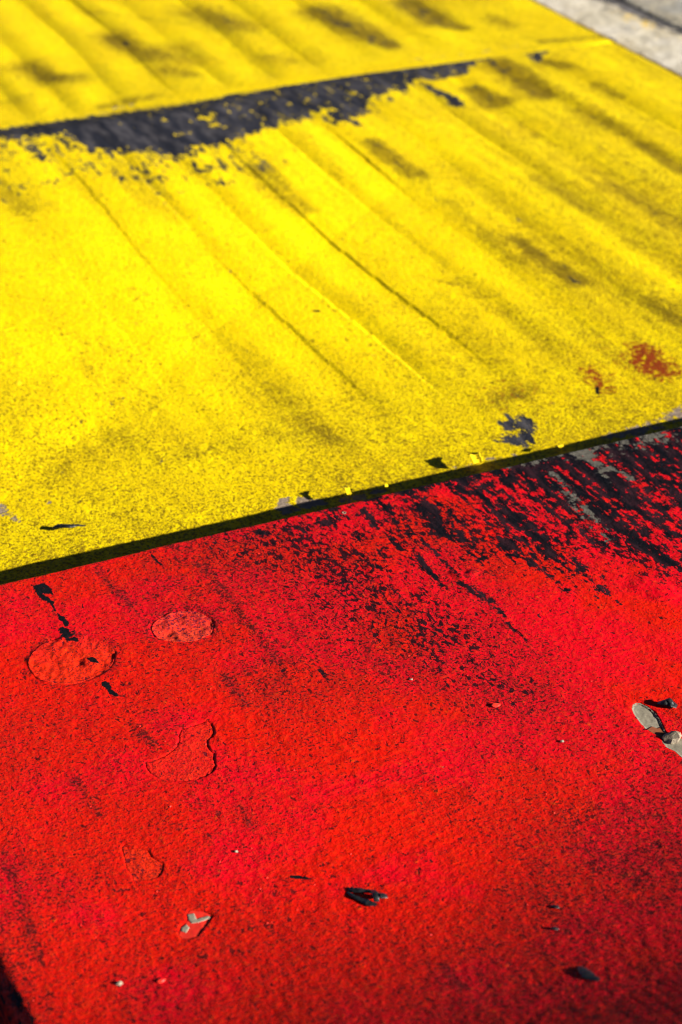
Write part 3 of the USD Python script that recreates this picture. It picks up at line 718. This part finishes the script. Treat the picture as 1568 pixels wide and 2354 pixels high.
scrap("leaf_scrap", "tiny black crumb up right of the forked leaf scrap", "leaf scrap", [
    ([(1268, 2082), (1278, 2086), (1286, 2085)], [0.0006, 0.0016, 0.0008], [0.0, 0.0, 0.0], 0.0004)], red_z1, CHAR, 231)
scrap("leaf_scrap", "tiny black speck between the forked scrap and the bent sliver", "leaf scrap", [
    ([(1268, 2134), (1276, 2136), (1284, 2135)], [0.0006, 0.0015, 0.0006], [0.0, 0.0, 0.0], 0.0004)], red_z1, CHAR, 236)
scrap("leaf_scrap", "thin pointed black sliver on yellow near the left of the red seam", "leaf scrap", [
    ([(120, 1215), (136, 1213), (156, 1216), (176, 1212), (197, 1211)], [0.0008, 0.0022, 0.0024, 0.0012, 0.0004], [0.0006, 0.0012, 0.0014, 0.0010, 0.0006], 0.0007)], -0.0235, CHAR, 241)


def pebble(label, px, py, r, z0, look, seed, flat=0.6):
    m = trimesh.creation.icosphere(1, r)
    n = 0.6 + 0.8 * meshkit.noise(m.vertices / (r * 0.9) + seed * 3.1, seed)
    m.vertices *= (n ** 1.4)[:, None] * [1.15, 0.85, flat]
    p = at(px, py, z0)
    m.apply_translation([p[0], p[1], z0 + r * flat * 0.55])
    return tag(obj("grit_crumb", m, look, None, smooth=20), label, "grit")


pebble("pale cracked crumb of plaster on the lower bare chip at the right", 1545, 1700, 0.0046, red_level(1545, 1700) - 0.0006, PALE_CRUMB, 3)
pebble("small pale grit crumb low left on the red panel, left of the reddish one", 275, 2264, 0.0015, red_level(275, 2264) - 0.0005, PALE_CRUMB, 5)
pebble("small orange red crumb low left on the red panel, right of another pale crumb", 372, 2256, 0.0015, red_level(372, 2256) - 0.0004, REDCURL, 7, 0.5)
pebble("pale crumb on the rounded left end of the red panel in the bottom left corner", 34, 2246, 0.0015, -0.004, PALE_CRUMB, 9)
pebble("tiny pale grain on the red panel left of the forked leaf scrap", 543, 1958, 0.0008, red_level(543, 1958), PALE_CRUMB, 11)
pebble("tiny orange red crumb on the middle of the red panel", 1140, 1622, 0.0022, red_level(1140, 1622), REDCURL, 13, 0.4)
pebble("tiny pale grain to the left of the pale bare chip", 1292, 1705, 0.0010, red_level(1292, 1705), PALE_CRUMB, 15)
pebble("tiny pale grain under the red seam's middle worn streaks", 945, 1562, 0.0009, red_level(945, 1562), PALE_CRUMB, 17)
ring = trimesh.creation.torus(0.0011, 0.00045, 20, 8)
p = at(791, 1179, 0)
ring.apply_translation([p[0], p[1], red_level(791, 1182) - 0.0002])
tag(obj("shell_ring", ring, PALE_CRUMB, None), "tiny pale ring shaped snail shell at the far edge of the red panel", "shell")

# fine crumbs of paint and dust that nobody could count
rg = np.random.default_rng(77)
bits = []
for _ in range(90):
    qx, qy = rg.uniform(20, 1548), rg.uniform(1250, 2330)
    if qy < 1345 - 0.233 * qx + 30:
        continue
    q = at(qx, qy, red_z1)
    r = 0.00022 + 0.00035 * rg.random() ** 2
    c = trimesh.creation.icosahedron() if hasattr(trimesh.creation, "icosahedron") else trimesh.creation.icosphere(0)
    c.vertices = c.vertices * r * rg.uniform(0.6, 1.3, (len(c.vertices), 1)) * [1.2, 0.9, 0.6] + q + [0, 0, r * 0.3]
    bits.append(c)
tag(obj("dust_crumbs", trimesh.util.concatenate(bits), REDCURL, None, smooth=False), "tiny loose orange red paint crumbs scattered over the red panel", "paint dust", kind="stuff")
